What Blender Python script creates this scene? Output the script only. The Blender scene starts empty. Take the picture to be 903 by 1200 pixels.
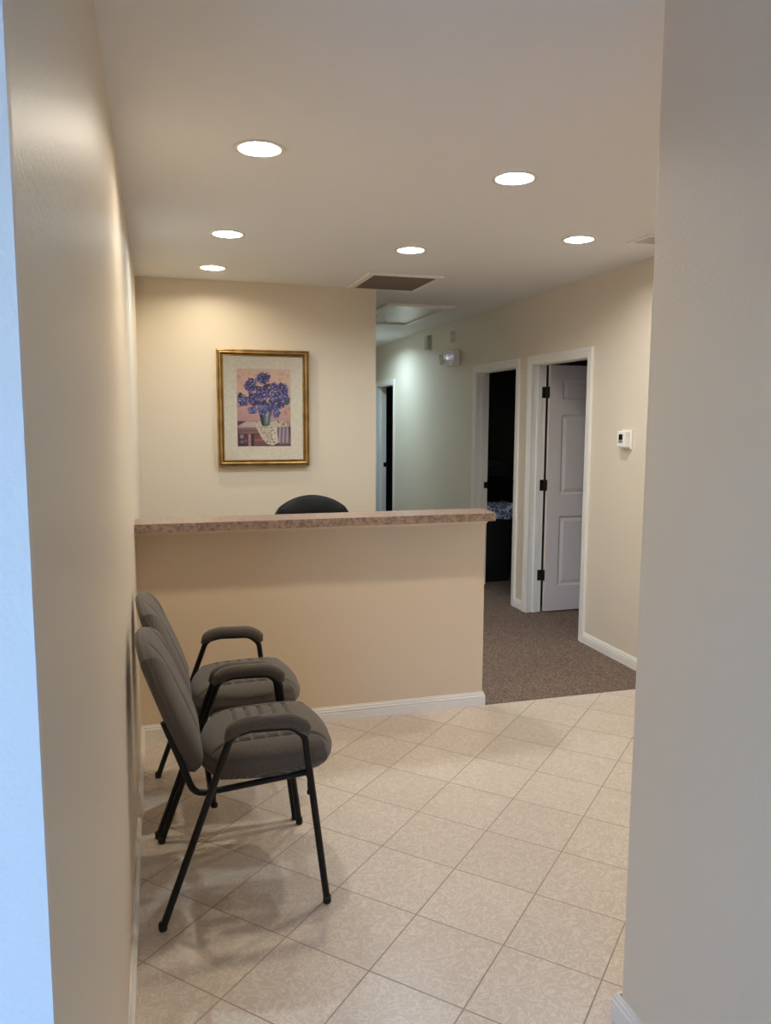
import bpy, bmesh, math, random
from mathutils import Vector, Matrix
PI = math.pi
random.seed(7)
scn = bpy.context.scene
COL = scn.collection

# ------------------------------------------------------------------ dimensions (metres)
XL, XR, H = -0.113, 2.903, 2.571          # left wall face, right wall face, ceiling height
YB, YC = 5.838, 3.915                     # back wall face, counter wall face
XE = 1.713                                # free end of the counter wall
XF, YF = 1.138, 1.66                      # end of the entrance side wall
YN = 0.759                                # face of the left entrance return
XH = 1.624                                # free end of the back wall (hall corner)
YEND = 11.6                               # end of the hall

# ------------------------------------------------------------------ materials
def new_mat(name):
    m = bpy.data.materials.new(name); m.use_nodes = True
    nt = m.node_tree
    return m, nt, nt.nodes['Principled BSDF']
def srgb(r, g, b):
    f = lambda c: (c/255/12.92 if c/255 <= .04045 else ((c/255+.055)/1.055)**2.4)
    return (f(r), f(g), f(b), 1)
def plain(name, rgb, rough=.5, metal=0, spec=.5, bump=None):
    m, nt, b = new_mat(name)
    b.inputs['Base Color'].default_value = srgb(*rgb)
    b.inputs['Roughness'].default_value = rough
    b.inputs['Metallic'].default_value = metal
    b.inputs['Specular IOR Level'].default_value = spec
    tc = nt.nodes.new('ShaderNodeTexCoord')
    n = nt.nodes.new('ShaderNodeTexNoise'); n.inputs['Scale'].default_value = bump[0] if bump else 60
    n.inputs['Detail'].default_value = 3
    nt.links.new(tc.outputs['Object'], n.inputs['Vector'])
    bp = nt.nodes.new('ShaderNodeBump'); bp.inputs['Strength'].default_value = bump[1] if bump else .03
    bp.inputs['Distance'].default_value = bump[2] if bump else .001
    nt.links.new(n.outputs['Fac'], bp.inputs['Height']); nt.links.new(bp.outputs['Normal'], b.inputs['Normal'])
    return m
def mixed(name, rgb1, rgb2, scale, rough=.5, detail=4, lo=.35, hi=.65, bump=.2, dist=.001, spec=.5, distortion=0):
    m, nt, b = new_mat(name)
    tc = nt.nodes.new('ShaderNodeTexCoord')
    n = nt.nodes.new('ShaderNodeTexNoise'); n.inputs['Scale'].default_value = scale; n.inputs['Detail'].default_value = detail
    n.inputs['Distortion'].default_value = distortion
    nt.links.new(tc.outputs['Object'], n.inputs['Vector'])
    r = nt.nodes.new('ShaderNodeValToRGB')
    r.color_ramp.elements[0].position = lo; r.color_ramp.elements[0].color = srgb(*rgb1)
    r.color_ramp.elements[1].position = hi; r.color_ramp.elements[1].color = srgb(*rgb2)
    nt.links.new(n.outputs['Fac'], r.inputs['Fac']); nt.links.new(r.outputs['Color'], b.inputs['Base Color'])
    bp = nt.nodes.new('ShaderNodeBump'); bp.inputs['Strength'].default_value = bump; bp.inputs['Distance'].default_value = dist
    nt.links.new(n.outputs['Fac'], bp.inputs['Height']); nt.links.new(bp.outputs['Normal'], b.inputs['Normal'])
    b.inputs['Roughness'].default_value = rough; b.inputs['Specular IOR Level'].default_value = spec
    return m

M = {}
WALL = (223, 212, 194)
M['wall'] = plain('wall_paint', WALL, .42, spec=.5, bump=(110, .28, .003))
M['wall_counter'] = plain('wall_paint_warm_lit', (222, 203, 176), .5, spec=.35, bump=(140, .12, .002))  # wall paint with the warm lamps' peach tint put into the colour
M['entry'] = plain('entry_paint', (226, 222, 218), .5, spec=.3, bump=(150, .35, .003))
M['ceiling'] = plain('ceiling_paint', (237, 238, 240), .8, spec=.2, bump=(90, .15, .002))
M['trim'] = plain('trim_paint', (235, 231, 224), .35)
M['door'] = plain('door_paint', (220, 208, 203), .45, bump=(200, .06, .001))
M['bronze'] = plain('bronze_metal', (70, 58, 50), .4, .9)
M['black_metal'] = plain('black_tube', (9, 9, 10), .42, 0, .35)
M['rubber'] = plain('black_rubber', (10, 10, 11), .6)
M['leather'] = plain('black_leather', (9, 9, 13),   .5, 0, .2, bump=(260, .25, .001))
M['plastic_white'] = plain('white_plastic', (238, 236, 230), .35)
M['plastic_cream'] = plain('cream_plastic', (214, 210, 198), .4)
M['plastic_grey'] = plain('grey_plastic', (176, 172, 160), .45)
M['plastic_dark'] = plain('dark_plastic', (22, 22, 24), .5)
M['plastic_black'] = plain('bin_plastic', (13, 13, 15), .55)
M['screen'] = plain('display', (12, 13, 14), .2)
M['screen_grey'] = plain('display_button', (120, 124, 126), .4)
M['vent_white'] = plain('vent_enamel', (240, 238, 234), .4)
M['vent_dark'] = plain('vent_filter', (36, 30, 26), .9)
M['louver'] = plain('vent_louver', (124, 110, 98), .5)
M['can_white'] = plain('can_enamel', (238, 238, 236), .3, bump=(60, 0, .001))
M['reflector'] = plain('lamp_reflector', (235, 235, 235), .12, 1)
M['shade_wall'] = plain('office_wall_shade', (70, 64, 60), .8)  # gloom of the unlit offices put into the wall colour
M['gold'] = mixed('gold_frame', (158, 126, 72), (194, 160, 100), 12, .38, bump=.03)
M['gold'].node_tree.nodes['Principled BSDF'].inputs['Metallic'].default_value = .75
M['gold_dark'] = plain('frame_groove', (92, 62, 30), .45, .4)
M['mat_board'] = mixed('mat_board', (226, 214, 192), (236, 226, 208), 60, .8, bump=.05)
M['laminate'] = mixed('laminate', (116, 92, 80), (168, 146, 130), 60, .3, 6, .34, .68, .02, spec=.5)
M['bin_liner'] = mixed('blue_plastic_film', (58, 78, 122), (206, 212, 224), 22, .22, 4, .40, .60, .3, distortion=1.5)
M['desk'] = plain('dark_wood', (40, 32, 28), .5)

def glass(name):
    m = bpy.data.materials.new(name); m.use_nodes = True; nt = m.node_tree
    nt.nodes.clear()
    o = nt.nodes.new('ShaderNodeOutputMaterial'); mx = nt.nodes.new('ShaderNodeMixShader')
    t = nt.nodes.new('ShaderNodeBsdfTransparent'); g = nt.nodes.new('ShaderNodeBsdfGlossy'); g.inputs['Roughness'].default_value = .02
    f = nt.nodes.new('ShaderNodeFresnel'); f.inputs['IOR'].default_value = 1.3
    nt.links.new(f.outputs[0], mx.inputs[0]); nt.links.new(t.outputs[0], mx.inputs[1]); nt.links.new(g.outputs[0], mx.inputs[2])
    nt.links.new(mx.outputs[0], o.inputs[0]); return m
M['glass'] = glass('clear_glass')

def emit(name, rgb, s):
    m = bpy.data.materials.new(name); m.use_nodes = True; nt = m.node_tree; nt.nodes.clear()
    o = nt.nodes.new('ShaderNodeOutputMaterial'); e = nt.nodes.new('ShaderNodeEmission')
    e.inputs['Color'].default_value = (*rgb, 1); e.inputs['Strength'].default_value = s
    nt.links.new(e.outputs[0], o.inputs[0]); return m

def tile_mat():
    m, nt, b = new_mat('ceramic_tile'); L = nt.links.new; N = nt.nodes.new
    tc = N('ShaderNodeTexCoord')
    S = 0.299; a = math.radians(44.283); ox, oy = .7617, 2.2343
    def math_(op, x, y=None, v=None):
        n = N('ShaderNodeMath'); n.operation = op
        L(x, n.inputs[0])
        if y is not None: L(y, n.inputs[1])
        if v is not None: n.inputs[1].default_value = v
        return n.outputs[0]
    def dot(vx, vy, off):
        d = N('ShaderNodeVectorMath'); d.operation = 'DOT_PRODUCT'; d.inputs[1].default_value = (vx/S, vy/S, 0)
        L(tc.outputs['Object'], d.inputs[0])
        return math_('ADD', d.outputs['Value'], v=-off/S+100)
    u = dot(math.cos(a), math.sin(a), ox*math.cos(a)+oy*math.sin(a))
    v = dot(math.sin(a), -math.cos(a), ox*math.sin(a)-oy*math.cos(a))
    fu, fv = math_('FRACT', u), math_('FRACT', v)
    iu, iv = math_('FLOOR', u), math_('FLOOR', v)
    def edge(f):
        k = math_('SUBTRACT', f, v=.5); k = math_('ABSOLUTE', k)
        return k
    mx = math_('MAXIMUM', edge(fu), edge(fv))
    mr = N('ShaderNodeMapRange'); mr.inputs['From Min'].default_value = .492; mr.inputs['From Max'].default_value = .4952
    L(mx, mr.inputs['Value'])
    # per-tile random
    cmb = N('ShaderNodeCombineXYZ'); L(iu, cmb.inputs[0]); L(iv, cmb.inputs[1])
    wn = N('ShaderNodeTexWhiteNoise'); wn.noise_dimensions = '3D'; L(cmb.outputs[0], wn.inputs['Vector'])
    # marbled swirls, shifted on every tile
    sc = N('ShaderNodeVectorMath'); sc.operation = 'SCALE'; sc.inputs['Scale'].default_value = 7; L(wn.outputs['Color'], sc.inputs[0])
    ad = N('ShaderNodeVectorMath'); ad.operation = 'ADD'; L(tc.outputs['Object'], ad.inputs[0]); L(sc.outputs[0], ad.inputs[1])
    n1 = N('ShaderNodeTexNoise'); n1.inputs['Scale'].default_value = 20; n1.inputs['Detail'].default_value = 5; n1.inputs['Distortion'].default_value = 2.6
    L(ad.outputs[0], n1.inputs['Vector'])
    k = math_('SUBTRACT', n1.outputs['Fac'], v=.5); k = math_('ABSOLUTE', k)
    vein = N('ShaderNodeMapRange'); vein.inputs['From Min'].default_value = 0; vein.inputs['From Max'].default_value = .06
    vein.inputs['To Min'].default_value = 1; vein.inputs['To Max'].default_value = 0; L(k, vein.inputs['Value'])
    base = N('ShaderNodeMixRGB'); base.inputs[1].default_value = srgb(208, 195, 181); base.inputs[2].default_value = srgb(230, 220, 208)
    vm = math_('MULTIPLY', vein.outputs[0], v=.85); L(vm, base.inputs[0])
    var = N('ShaderNodeMixRGB'); var.blend_type = 'MULTIPLY'; var.inputs[0].default_value = 1
    vr = N('ShaderNodeMapRange'); vr.inputs['To Min'].default_value = .95; vr.inputs['To Max'].default_value = 1.03; L(wn.outputs['Value'], vr.inputs['Value'])
    L(base.outputs[0], var.inputs[1]); L(vr.outputs[0], var.inputs[2])
    fin = N('ShaderNodeMixRGB'); L(mr.outputs[0], fin.inputs[0]); L(var.outputs[0], fin.inputs[1]); fin.inputs[2].default_value = srgb(166, 149, 132)
    L(fin.outputs[0], b.inputs['Base Color'])
    rg = N('ShaderNodeMapRange'); rg.inputs['To Min'].default_value = .3; rg.inputs['To Max'].default_value = .8; L(mr.outputs[0], rg.inputs['Value'])
    L(rg.outputs[0], b.inputs['Roughness'])
    hs = math_('MULTIPLY', n1.outputs['Fac'], v=.12)
    hh = math_('SUBTRACT', hs, mr.outputs[0])
    bp = N('ShaderNodeBump'); bp.inputs['Strength'].default_value = .6; bp.inputs['Distance'].default_value = .002
    L(hh, bp.inputs['Height']); L(bp.outputs[0], b.inputs['Normal'])
    return m
M['tile'] = tile_mat()

def carpet_mat():
    m, nt, b = new_mat('carpet'); L = nt.links.new; N = nt.nodes.new
    tc = N('ShaderNodeTexCoord')
    v = N('ShaderNodeTexVoronoi'); v.inputs['Scale'].default_value = 190; L(tc.outputs['Object'], v.inputs['Vector'])
    sep = N('ShaderNodeSeparateColor'); L(v.outputs['Color'], sep.inputs[0])
    r = N('ShaderNodeValToRGB'); e = r.color_ramp.elements
    e[0].position = 0; e[0].color = srgb(92, 76, 68); e[1].position = 1; e[1].color = srgb(160, 142, 130)
    x = e.new(.5); x.color = srgb(120, 102, 92)
    L(sep.outputs[0], r.inputs['Fac']); L(r.outputs['Color'], b.inputs['Base Color'])
    n = N('ShaderNodeTexNoise'); n.inputs['Scale'].default_value = 240; L(tc.outputs['Object'], n.inputs['Vector'])
    bp = N('ShaderNodeBump'); bp.inputs['Strength'].default_value = .8; bp.inputs['Distance'].default_value = .006
    L(n.outputs['Fac'], bp.inputs['Height']); L(bp.outputs[0], b.inputs['Normal'])
    b.inputs['Roughness'].default_value = .95; b.inputs['Specular IOR Level'].default_value = .1
    return m
M['carpet'] = carpet_mat()

def fabric_mat():
    m, nt, b = new_mat('woven_fabric'); L = nt.links.new; N = nt.nodes.new
    tc = N('ShaderNodeTexCoord')
    def diag(vec):
        d = N('ShaderNodeVectorMath'); d.operation = 'DOT_PRODUCT'; d.inputs[1].default_value = vec
        L(tc.outputs['Object'], d.inputs[0])
        s = N('ShaderNodeMath'); s.operation = 'SINE'; k = N('ShaderNodeMath'); k.operation = 'MULTIPLY'; k.inputs[1].default_value = 620
        L(d.outputs['Value'], k.inputs[0]); L(k.outputs[0], s.inputs[0]); return s.outputs[0]
    p = N('ShaderNodeMath'); p.operation = 'MULTIPLY'
    L(diag((1, 1, 1)), p.inputs[0]); L(diag((-1, 1.0, 1)), p.inputs[1])
    n = N('ShaderNodeTexNoise'); n.inputs['Scale'].default_value = 300; L(tc.outputs['Object'], n.inputs['Vector'])
    q = N('ShaderNodeMath'); q.operation = 'MULTIPLY_ADD'; q.inputs[1].default_value = .36; q.inputs[2].default_value = .5; L(p.outputs[0], q.inputs[0])
    r = N('ShaderNodeValToRGB'); r.color_ramp.elements[0].position = .25; r.color_ramp.elements[0].color = srgb(56, 50, 46)
    r.color_ramp.elements[1].position = .75; r.color_ramp.elements[1].color = srgb(114, 104, 95)
    L(q.outputs[0], r.inputs['Fac'])
    mm = N('ShaderNodeMixRGB'); mm.blend_type = 'OVERLAY'; mm.inputs[0].default_value = .35; L(r.outputs[0], mm.inputs[1]); L(n.outputs['Fac'], mm.inputs[2])
    L(mm.outputs[0], b.inputs['Base Color'])
    bp = N('ShaderNodeBump'); bp.inputs['Strength'].default_value = .35; bp.inputs['Distance'].default_value = .002
    L(q.outputs[0], bp.inputs['Height']); L(bp.outputs[0], b.inputs['Normal'])
    b.inputs['Roughness'].default_value = .85; b.inputs['Specular IOR Level'].default_value = .25
    b.inputs['Sheen Weight'].default_value = .15
    return m
M['fabric'] = fabric_mat()

def print_mat():
    m, nt, b = new_mat('flower_print'); L = nt.links.new; N = nt.nodes.new
    a = N('ShaderNodeAttribute'); a.attribute_name = 'ink'
    L(a.outputs['Color'], b.inputs['Base Color']); b.inputs['Roughness'].default_value = .6
    return m
M['print'] = print_mat()

# ------------------------------------------------------------------ mesh helpers
def obj(name, bm, mat, parent=None, smooth=False, loc=None):
    me = bpy.data.meshes.new(name)
    bmesh.ops.recalc_face_normals(bm, faces=bm.faces)
    bm.to_mesh(me); bm.free()
    mats = mat if isinstance(mat, (list, tuple)) else [mat]
    for k in mats: me.materials.append(M[k] if isinstance(k, str) else k)
    if smooth:
        for p in me.polygons: p.use_smooth = True
    o = bpy.data.objects.new(name, me); COL.objects.link(o)
    if parent: o.parent = parent
    if loc: o.location = loc
    return o
def smooth_by_angle(o, ang=40):
    bm = bmesh.new(); bm.from_mesh(o.data)
    for f in bm.faces: f.smooth = True
    for e in bm.edges:
        e.smooth = not (len(e.link_faces) == 2 and e.calc_face_angle(0) > math.radians(ang))
    bm.to_mesh(o.data); bm.free(); return o
def thing(name, label=None, cat=None, loc=(0, 0, 0), rotz=0, group=None, kind=None):
    o = bpy.data.objects.new(name, None); COL.objects.link(o)
    o.empty_display_size = .1; o.location = loc; o.rotation_euler = (0, 0, rotz)
    tag(o, label, cat, group, kind); return o
def tag(o, label=None, cat=None, group=None, kind=None):
    if label: o['label'] = label
    if cat: o['category'] = cat
    if group: o['group'] = group
    if kind: o['kind'] = kind
    return o
def struct(o): o['kind'] = 'structure'; return o
def box(bm, x0, x1, y0, y1, z0, z1, bevel=0, seg=2, mat=0):
    r = bmesh.ops.create_cube(bm, size=1)
    vs = r['verts']
    for v in vs:
        v.co = Vector(((x0+x1)/2+v.co.x*(x1-x0), (y0+y1)/2+v.co.y*(y1-y0), (z0+z1)/2+v.co.z*(z1-z0)))
    fs = list({f for v in vs for f in v.link_faces})
    for f in fs: f.material_index = mat
    if bevel:
        es = list({e for v in vs for e in v.link_edges})
        bmesh.ops.bevel(bm, geom=es, offset=bevel, segments=seg, profile=.5, affect='EDGES')
    return vs
def boxes(*bs):
    bm = bmesh.new()
    for b in bs: box(bm, *b)
    return bm
def fillet(pts, rad, n=8):
    pts = [Vector(p) for p in pts]; out = [pts[0]]
    rads = rad if isinstance(rad, (list, tuple)) else [rad]*(len(pts)-2)
    for i in range(1, len(pts)-1):
        a, b, c = pts[i-1], pts[i], pts[i+1]
        u, w = (a-b).normalized(), (c-b).normalized()
        ang = u.angle(w); r = rads[i-1]
        d = min(r/math.tan(ang/2), (a-b).length*.49, (c-b).length*.49)
        p0, p1 = b+u*d, b+w*d
        for k in range(n+1):
            t = k/n
            out.append(p0*(1-t)**2+b*2*t*(1-t)+p1*t*t)
    out.append(pts[-1]); return out
def tube(bm, pts, r, seg=14, cap=True, flat=1.0):
    pts = [Vector(p) for p in pts]; n = len(pts)
    T = []
    for i in range(n):
        a = pts[max(i-1, 0)]; b = pts[min(i+1, n-1)]
        T.append((b-a).normalized())
    ref = Vector((0, 1, 0)) if abs(T[0].y) < .9 else Vector((1, 0, 0))
    nrm = (ref-T[0]*ref.dot(T[0])).normalized(); rings = []
    for i in range(n):
        nrm = (nrm-T[i]*nrm.dot(T[i])).normalized(); bi = T[i].cross(nrm)
        rr = r[i] if isinstance(r, (list, tuple)) else r
        rings.append([bm.verts.new(pts[i]+(nrm*math.cos(2*PI*k/seg)*flat+bi*math.sin(2*PI*k/seg))*rr) for k in range(seg)])
    for i in range(n-1):
        for k in range(seg):
            bm.faces.new((rings[i][k], rings[i][(k+1) % seg], rings[i+1][(k+1) % seg], rings[i+1][k]))
    if cap:
        bm.faces.new(rings[0][::-1]); bm.faces.new(rings[-1])
def lathe(bm, prof, seg=40, center=(0, 0, 0), closed=False):
    c = Vector(center); rings = []
    for (r, z) in prof:
        if r < 1e-6: rings.append([bm.verts.new(c+Vector((0, 0, z)))])
        else: rings.append([bm.verts.new(c+Vector((r*math.cos(2*PI*k/seg), r*math.sin(2*PI*k/seg), z))) for k in range(seg)])
    m = len(rings)
    for i in range(m if closed else m-1):
        A, B = rings[i], rings[(i+1) % m]
        for k in range(seg):
            k2 = (k+1) % seg
            if len(A) == 1 and len(B) == 1: continue
            if len(A) == 1: bm.faces.new((A[0], B[k], B[k2]))
            elif len(B) == 1: bm.faces.new((A[k], A[k2], B[0]))
            else: bm.faces.new((A[k], A[k2], B[k2], B[k]))
def xf(bm, mat): bmesh.ops.transform(bm, matrix=mat, verts=bm.verts)

# ------------------------------------------------------------------ the setting
# left wall: side of the waiting area
bm = boxes((XL-.12, XL, YN+.02, YB, 0, H)); struct(obj('wall_left', bm, 'wall'))
# left return beside the entrance, facing the glazed door
bm = boxes((-1.62, XL, YN, YN+.02, 0, H), (-1.62, XL-.12, YN+.02, YN+.12, 0, H)); struct(obj('wall_entrance_left', bm, 'entry'))
# back wall with the picture
bm = boxes((XL-.12, XH, YB, YB+.12, 0, H), (XH-.12, XH, YB+.12, YEND, 0, H)); struct(obj('wall_back', bm, 'wall'))
# hall end wall
bm = boxes((XH-.12, XR+.12, YEND, YEND+.12, 0, H)); struct(obj('wall_hall_end', bm, 'wall'))
# right wall with three door openings
TW = .122; DT = 2.032
D1, D2, D3 = (4.905, 5.752), (6.037, 6.885), (9.59, 10.34)
segs = []; y = YF-.12
for a, b in (D1, D2, D3):
    segs.append((XR, XR+TW, y, a-.019, 0, H)); segs.append((XR, XR+TW, a-.019, b+.019, DT+.019, H)); y = b+.019
segs.append((XR, XR+TW, y, YEND, 0, H))
struct(obj('wall_right', boxes(*segs), 'wall'))
# entrance side wall at the right of the picture, with a rounded corner
bm = bmesh.new()
vs = box(bm, XF, XF+.14, -1.3, YF, 0, H)
es = [e for e in bm.edges if abs(e.verts[0].co.x-XF) < 1e-5 and abs(e.verts[1].co.x-XF) < 1e-5 and abs(e.verts[0].co.y-YF) < 1e-5 and abs(e.verts[1].co.y-YF) < 1e-5]
bmesh.ops.bevel(bm, geom=es, offset=.02, segments=6, profile=.5, affect='EDGES')
box(bm, XF+.14, XR+TW, YF-.12, YF, 0, H)
struct(smooth_by_angle(obj('wall_entrance_right', bm, 'wall'), 30))
# entrance front wall with a glazed door, behind the camera
EX0, EX1 = -1.46, -.42
bm = boxes((-1.62, EX0, -1.42, -1.3, 0, H), (EX1, XF+.14, -1.42, -1.3, 0, H), (EX0, EX1, -1.42, -1.3, 2.1, H), (-1.62, -1.5, -1.3, YN, 0, H))
struct(obj('wall_front', bm, 'entry'))
# offices beyond the right wall
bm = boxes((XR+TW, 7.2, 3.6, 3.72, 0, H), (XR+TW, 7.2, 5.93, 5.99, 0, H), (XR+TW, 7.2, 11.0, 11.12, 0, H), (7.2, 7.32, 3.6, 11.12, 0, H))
struct(obj('wall_office', bm, 'shade_wall'))
# ceiling and floors
LIGHTS = [(.39, 2.99), (1.43, 3.04), (.394, 4.37), (.382, 5.35), (1.45, 4.46), (2.24, 3.93), (2.24, 9.1)]
bm = bmesh.new()
cells_x = sorted({-1.7, 7.4}.union(*[{round(x-.12, 4), round(x+.12, 4)} for x, _ in LIGHTS]))
edges = []
def loop(pts):
    vs = [bm.verts.new(p) for p in pts]
    for i in range(len(vs)): edges.append(bm.edges.new((vs[i], vs[(i+1) % len(vs)])))
loop([(-1.7, -1.5, H), (7.4, -1.5, H), (7.4, YEND+.2, H), (-1.7, YEND+.2, H)])
for x, y in LIGHTS: loop([(x+.078*math.cos(2*PI*k/32), y+.078*math.sin(2*PI*k/32), H) for k in range(32)])
bmesh.ops.triangle_fill(bm, use_beauty=True, use_dissolve=False, edges=edges, normal=(0, 0, -1))
for f in list(bm.faces):                       # keep the openings open
    c = f.calc_center_median()
    if any((c.x-x)**2+(c.y-y)**2 < .07**2 for x, y in LIGHTS): bm.faces.remove(f)
box(bm, -1.7, 7.4, -1.5, YEND+.2, H+.11, H+.2)
struct(obj('ceiling', bm, 'ceiling'))
CAR = 3.903
bm = boxes((-1.7, XR+TW, -1.5, CAR, -.08, 0), (XL-.12, XE-.02, CAR, YC+.06, -.08, 0)); struct(obj('floor', bm, 'tile'))
bm = boxes((XE-.02, 7.4, CAR, YEND+.2, -.08, .004), (XL-.12, XE-.02, YC+.06, YEND+.2, -.08, .004)); struct(obj('floor_carpet', bm, 'carpet'))

# baseboards: grooved profile swept along the wall foot
BBH, BBT = .077, .014
BP = [(0, 0), (BBT, 0), (BBT, .040), (BBT-.003, .043), (BBT, .046), (BBT, .055), (BBT-.004, .058), (BBT-.004, .067), (BBT-.008, .071), (BBT-.009, BBH), (0, BBH)]
def baseboard(name, path, z=0, parent=None):
    """path: list of (x, y) along the wall foot; the board lies to the left of the walking direction"""
    bm = bmesh.new(); P = [Vector(p) for p in path]; n = len(P); rings = []
    for i in range(n):
        d0 = (P[i]-P[i-1]).normalized() if i else (P[1]-P[0]).normalized()
        d1 = (P[i+1]-P[i]).normalized() if i < n-1 else d0
        n0, n1 = Vector((-d0.y, d0.x)), Vector((-d1.y, d1.x))
        m = (n0+n1); m = m/(m.dot(n0)) if m.length > 1e-6 else n0
        rings.append([bm.verts.new((P[i].x+m.x*t, P[i].y+m.y*t, h+z)) for t, h in BP])
    k = len(BP)
    for i in range(n-1):
        for j in range(k): bm.faces.new((rings[i][j], rings[i][(j+1) % k], rings[i+1][(j+1) % k], rings[i+1][j]))
    bm.faces.new(rings[0]); bm.faces.new(rings[-1][::-1])
    o = obj(name, bm, 'trim', parent)
    return o if parent else struct(o)
baseboard('baseboard_left', [(XL, YC-.0145), (XL, YN+.001)])
baseboard('baseboard_counter', [(XE, YC+.07), (XE, YC), (XL+.0005, YC)])
baseboard('baseboard_back', [(XH, YEND-.02), (XH, YB), (XL+.0005, YB)], .004)
CW = .066
baseboard('baseboard_right', [(XR, YF+.016), (XR, D1[0]-CW)], .004)
baseboard('baseboard_right', [(XR, D1[1]+CW), (XR, D2[0]-CW)], .004)
baseboard('baseboard_right', [(XR, D2[1]+CW), (XR, D3[0]-CW)], .004)
baseboard('baseboard_right', [(XR, D3[1]+CW), (XR, YEND)], .004)
baseboard('baseboard_entrance_right', [(XF, -1.29), (XF, YF), (XR-.016, YF)])

# counter: knee wall, moulding under the top, laminate top
CB = YC+.072
struct(obj('wall_counter', boxes((XL, XE, YC, CB, 0, 1.062)), 'wall_counter'))
def moulding():
    prof = [(0, 1.020), (.005, 1.020), (.005, 1.030), (.014, 1.046), (.014, 1.0615), (0, 1.0615)]
    bm = bmesh.new(); rings = []
    for x, y, mx, my in ((XL+.001, YC, 0, -1), (XE, YC, 1, -1), (XE, CB, 1, 0)):
        rings.append([bm.verts.new((x+mx*t, y+my*t, z)) for t, z in prof])
    k = len(prof)
    for i in range(2):
        for j in range(k): bm.faces.new((rings[i][j], rings[i][(j+1) % k], rings[i+1][(j+1) % k], rings[i+1][j]))
    bm.faces.new(rings[0]); bm.faces.new(rings[-1][::-1])
    return bm
struct(obj('trim_1', moulding(), 'wall_counter'))
bm = bmesh.new()
out = [(XL+.001, 3.757), (1.690, 3.757), (1.712, 3.775), (1.728, 3.975), (1.720, 3.995), (XL+.001, 3.995)]
lo = [bm.verts.new((x, y, 1.0625)) for x, y in out]; hi = [bm.verts.new((x, y, 1.104)) for x, y in out]
bm.faces.new(hi); bm.faces.new(lo[::-1])
for i in range(len(out)): bm.faces.new((lo[i], lo[(i+1) % len(out)], hi[(i+1) % len(out)], hi[i]))
bmesh.ops.bevel(bm, geom=[e for e in bm.edges if e.verts[0].co.z > 1.1 and e.verts[1].co.z > 1.1], offset=.003, segments=2, affect='EDGES')
o = obj('countertop', bm, 'laminate')
tag(o, 'speckled rose-brown laminate countertop on the reception half wall', 'countertop')

# ------------------------------------------------------------------ doors
def casing_bm(y0, y1, zt):
    # (outward offset, proud of the wall)
    prof = [(-.006, 0), (-.006, .008), (.004, .011), (.014, .011), (.018, .014), (.034, .014), (.040, .018), (CW-.004, .019), (CW-.001, .016), (CW-.001, 0)]
    bm = bmesh.new(); rows = []
    for w, d in prof:
        x = XR-d
        rows.append([bm.verts.new(p) for p in ((x, y0-w, .004), (x, y0-w, zt+w), (x, y1+w, zt+w), (x, y1+w, .004))])
    for i in range(len(rows)):
        A, B = rows[i], rows[(i+1) % len(rows)]
        for k in range(3): bm.faces.new((A[k], A[k+1], B[k+1], B[k]))
    for k in (0, 3): bm.faces.new([r[k] for r in rows])
    return bm
def jamb_bm(y0, y1, zt, stop_x):
    x0, x1 = XR, XR+TW
    return boxes((x0, x1, y0-.018, y0, .004, zt), (x0, x1, y1, y1+.018, .004, zt), (x0, x1, y0-.018, y1+.018, zt, zt+.018),
                 (stop_x-.034, stop_x, y0, y0+.011, .004, zt-.011), (stop_x-.034, stop_x, y1-.011, y1, .004, zt-.011), (stop_x-.034, stop_x, y0, y1, zt-.011, zt))
def door_leaf_bm(w, h, t):
    """six-panel leaf in local x (width) z (height), faces at y = +-t/2, hinge edge at x = 0"""
    bm = bmesh.new(); st, mid = .112, .1
    pw = (w-2*st-mid)/2
    rows = [(.21, .79), (.97, 1.62), (1.74, h-.12)]
    xs = sorted({0, st, st+pw, st+pw+mid, w-st, w}); zs = sorted({0, h}.union(*[set(r) for r in rows]))
    for s in (-1, 1):
        y = s*t/2
        V = {(i, j): bm.verts.new((x, y, z)) for i, x in enumerate(xs) for j, z in enumerate(zs)}
        for i in range(len(xs)-1):
            for j in range(len(zs)-1):
                if i in (1, 3) and j in (1, 3, 5):
                    c = [V[i, j], V[i+1, j], V[i+1, j+1], V[i, j+1]]
                    x0, x1, z0, z1 = xs[i], xs[i+1], zs[j], zs[j+1]; prev = c
                    for ins, dep in ((.012, -.010), (.020, -.011), (.046, -.002)):
                        q = [bm.verts.new((x, y+s*dep, z)) for x, z in ((x0+ins, z0+ins), (x1-ins, z0+ins), (x1-ins, z1-ins), (x0+ins, z1-ins))]
                        for k in range(4): bm.faces.new((prev[k], prev[(k+1) % 4], q[(k+1) % 4], q[k]))
                        prev = q
                    bm.faces.new(prev)
                else: bm.faces.new((V[i, j], V[i+1, j], V[i+1, j+1], V[i, j+1]))
    bm.verts.ensure_lookup_table()
    y0, y1 = -t/2, t/2
    for q in (((0, y0, 0), (0, y1, 0), (0, y1, h), (0, y0, h)), ((w, y0, 0), (w, y1, 0), (w, y1, h), (w, y0, h)),
              ((0, y0, 0), (w, y0, 0), (w, y1, 0), (0, y1, 0)), ((0, y0, h), (w, y0, h), (w, y1, h), (0, y1, h))):
        bm.faces.new([bm.verts.new(p) for p in q])
    bmesh.ops.remove_doubles(bm, verts=bm.verts, dist=1e-5)
    return bm
def hinge_bm():
    bm = bmesh.new()
    box(bm, -.040, .002, -.003, -.0005, -.045, .045); box(bm, .0105, .0135, -.036, .0, -.045, .045)
    for k in range(5): tube(bm, [(.004, -.010, -.045+k*.018), (.004, -.010, -.0285+k*.018)], .0085, 12)
    tube(bm, [(.004, -.010, -.050), (.004, -.010, .050)], .005, 10)
    return bm
def strike_bm():
    return boxes((-.012, .03, -.002, 0, -.03, .03), (-.004, .012, -.006, -.001, -.014, .014))
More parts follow.
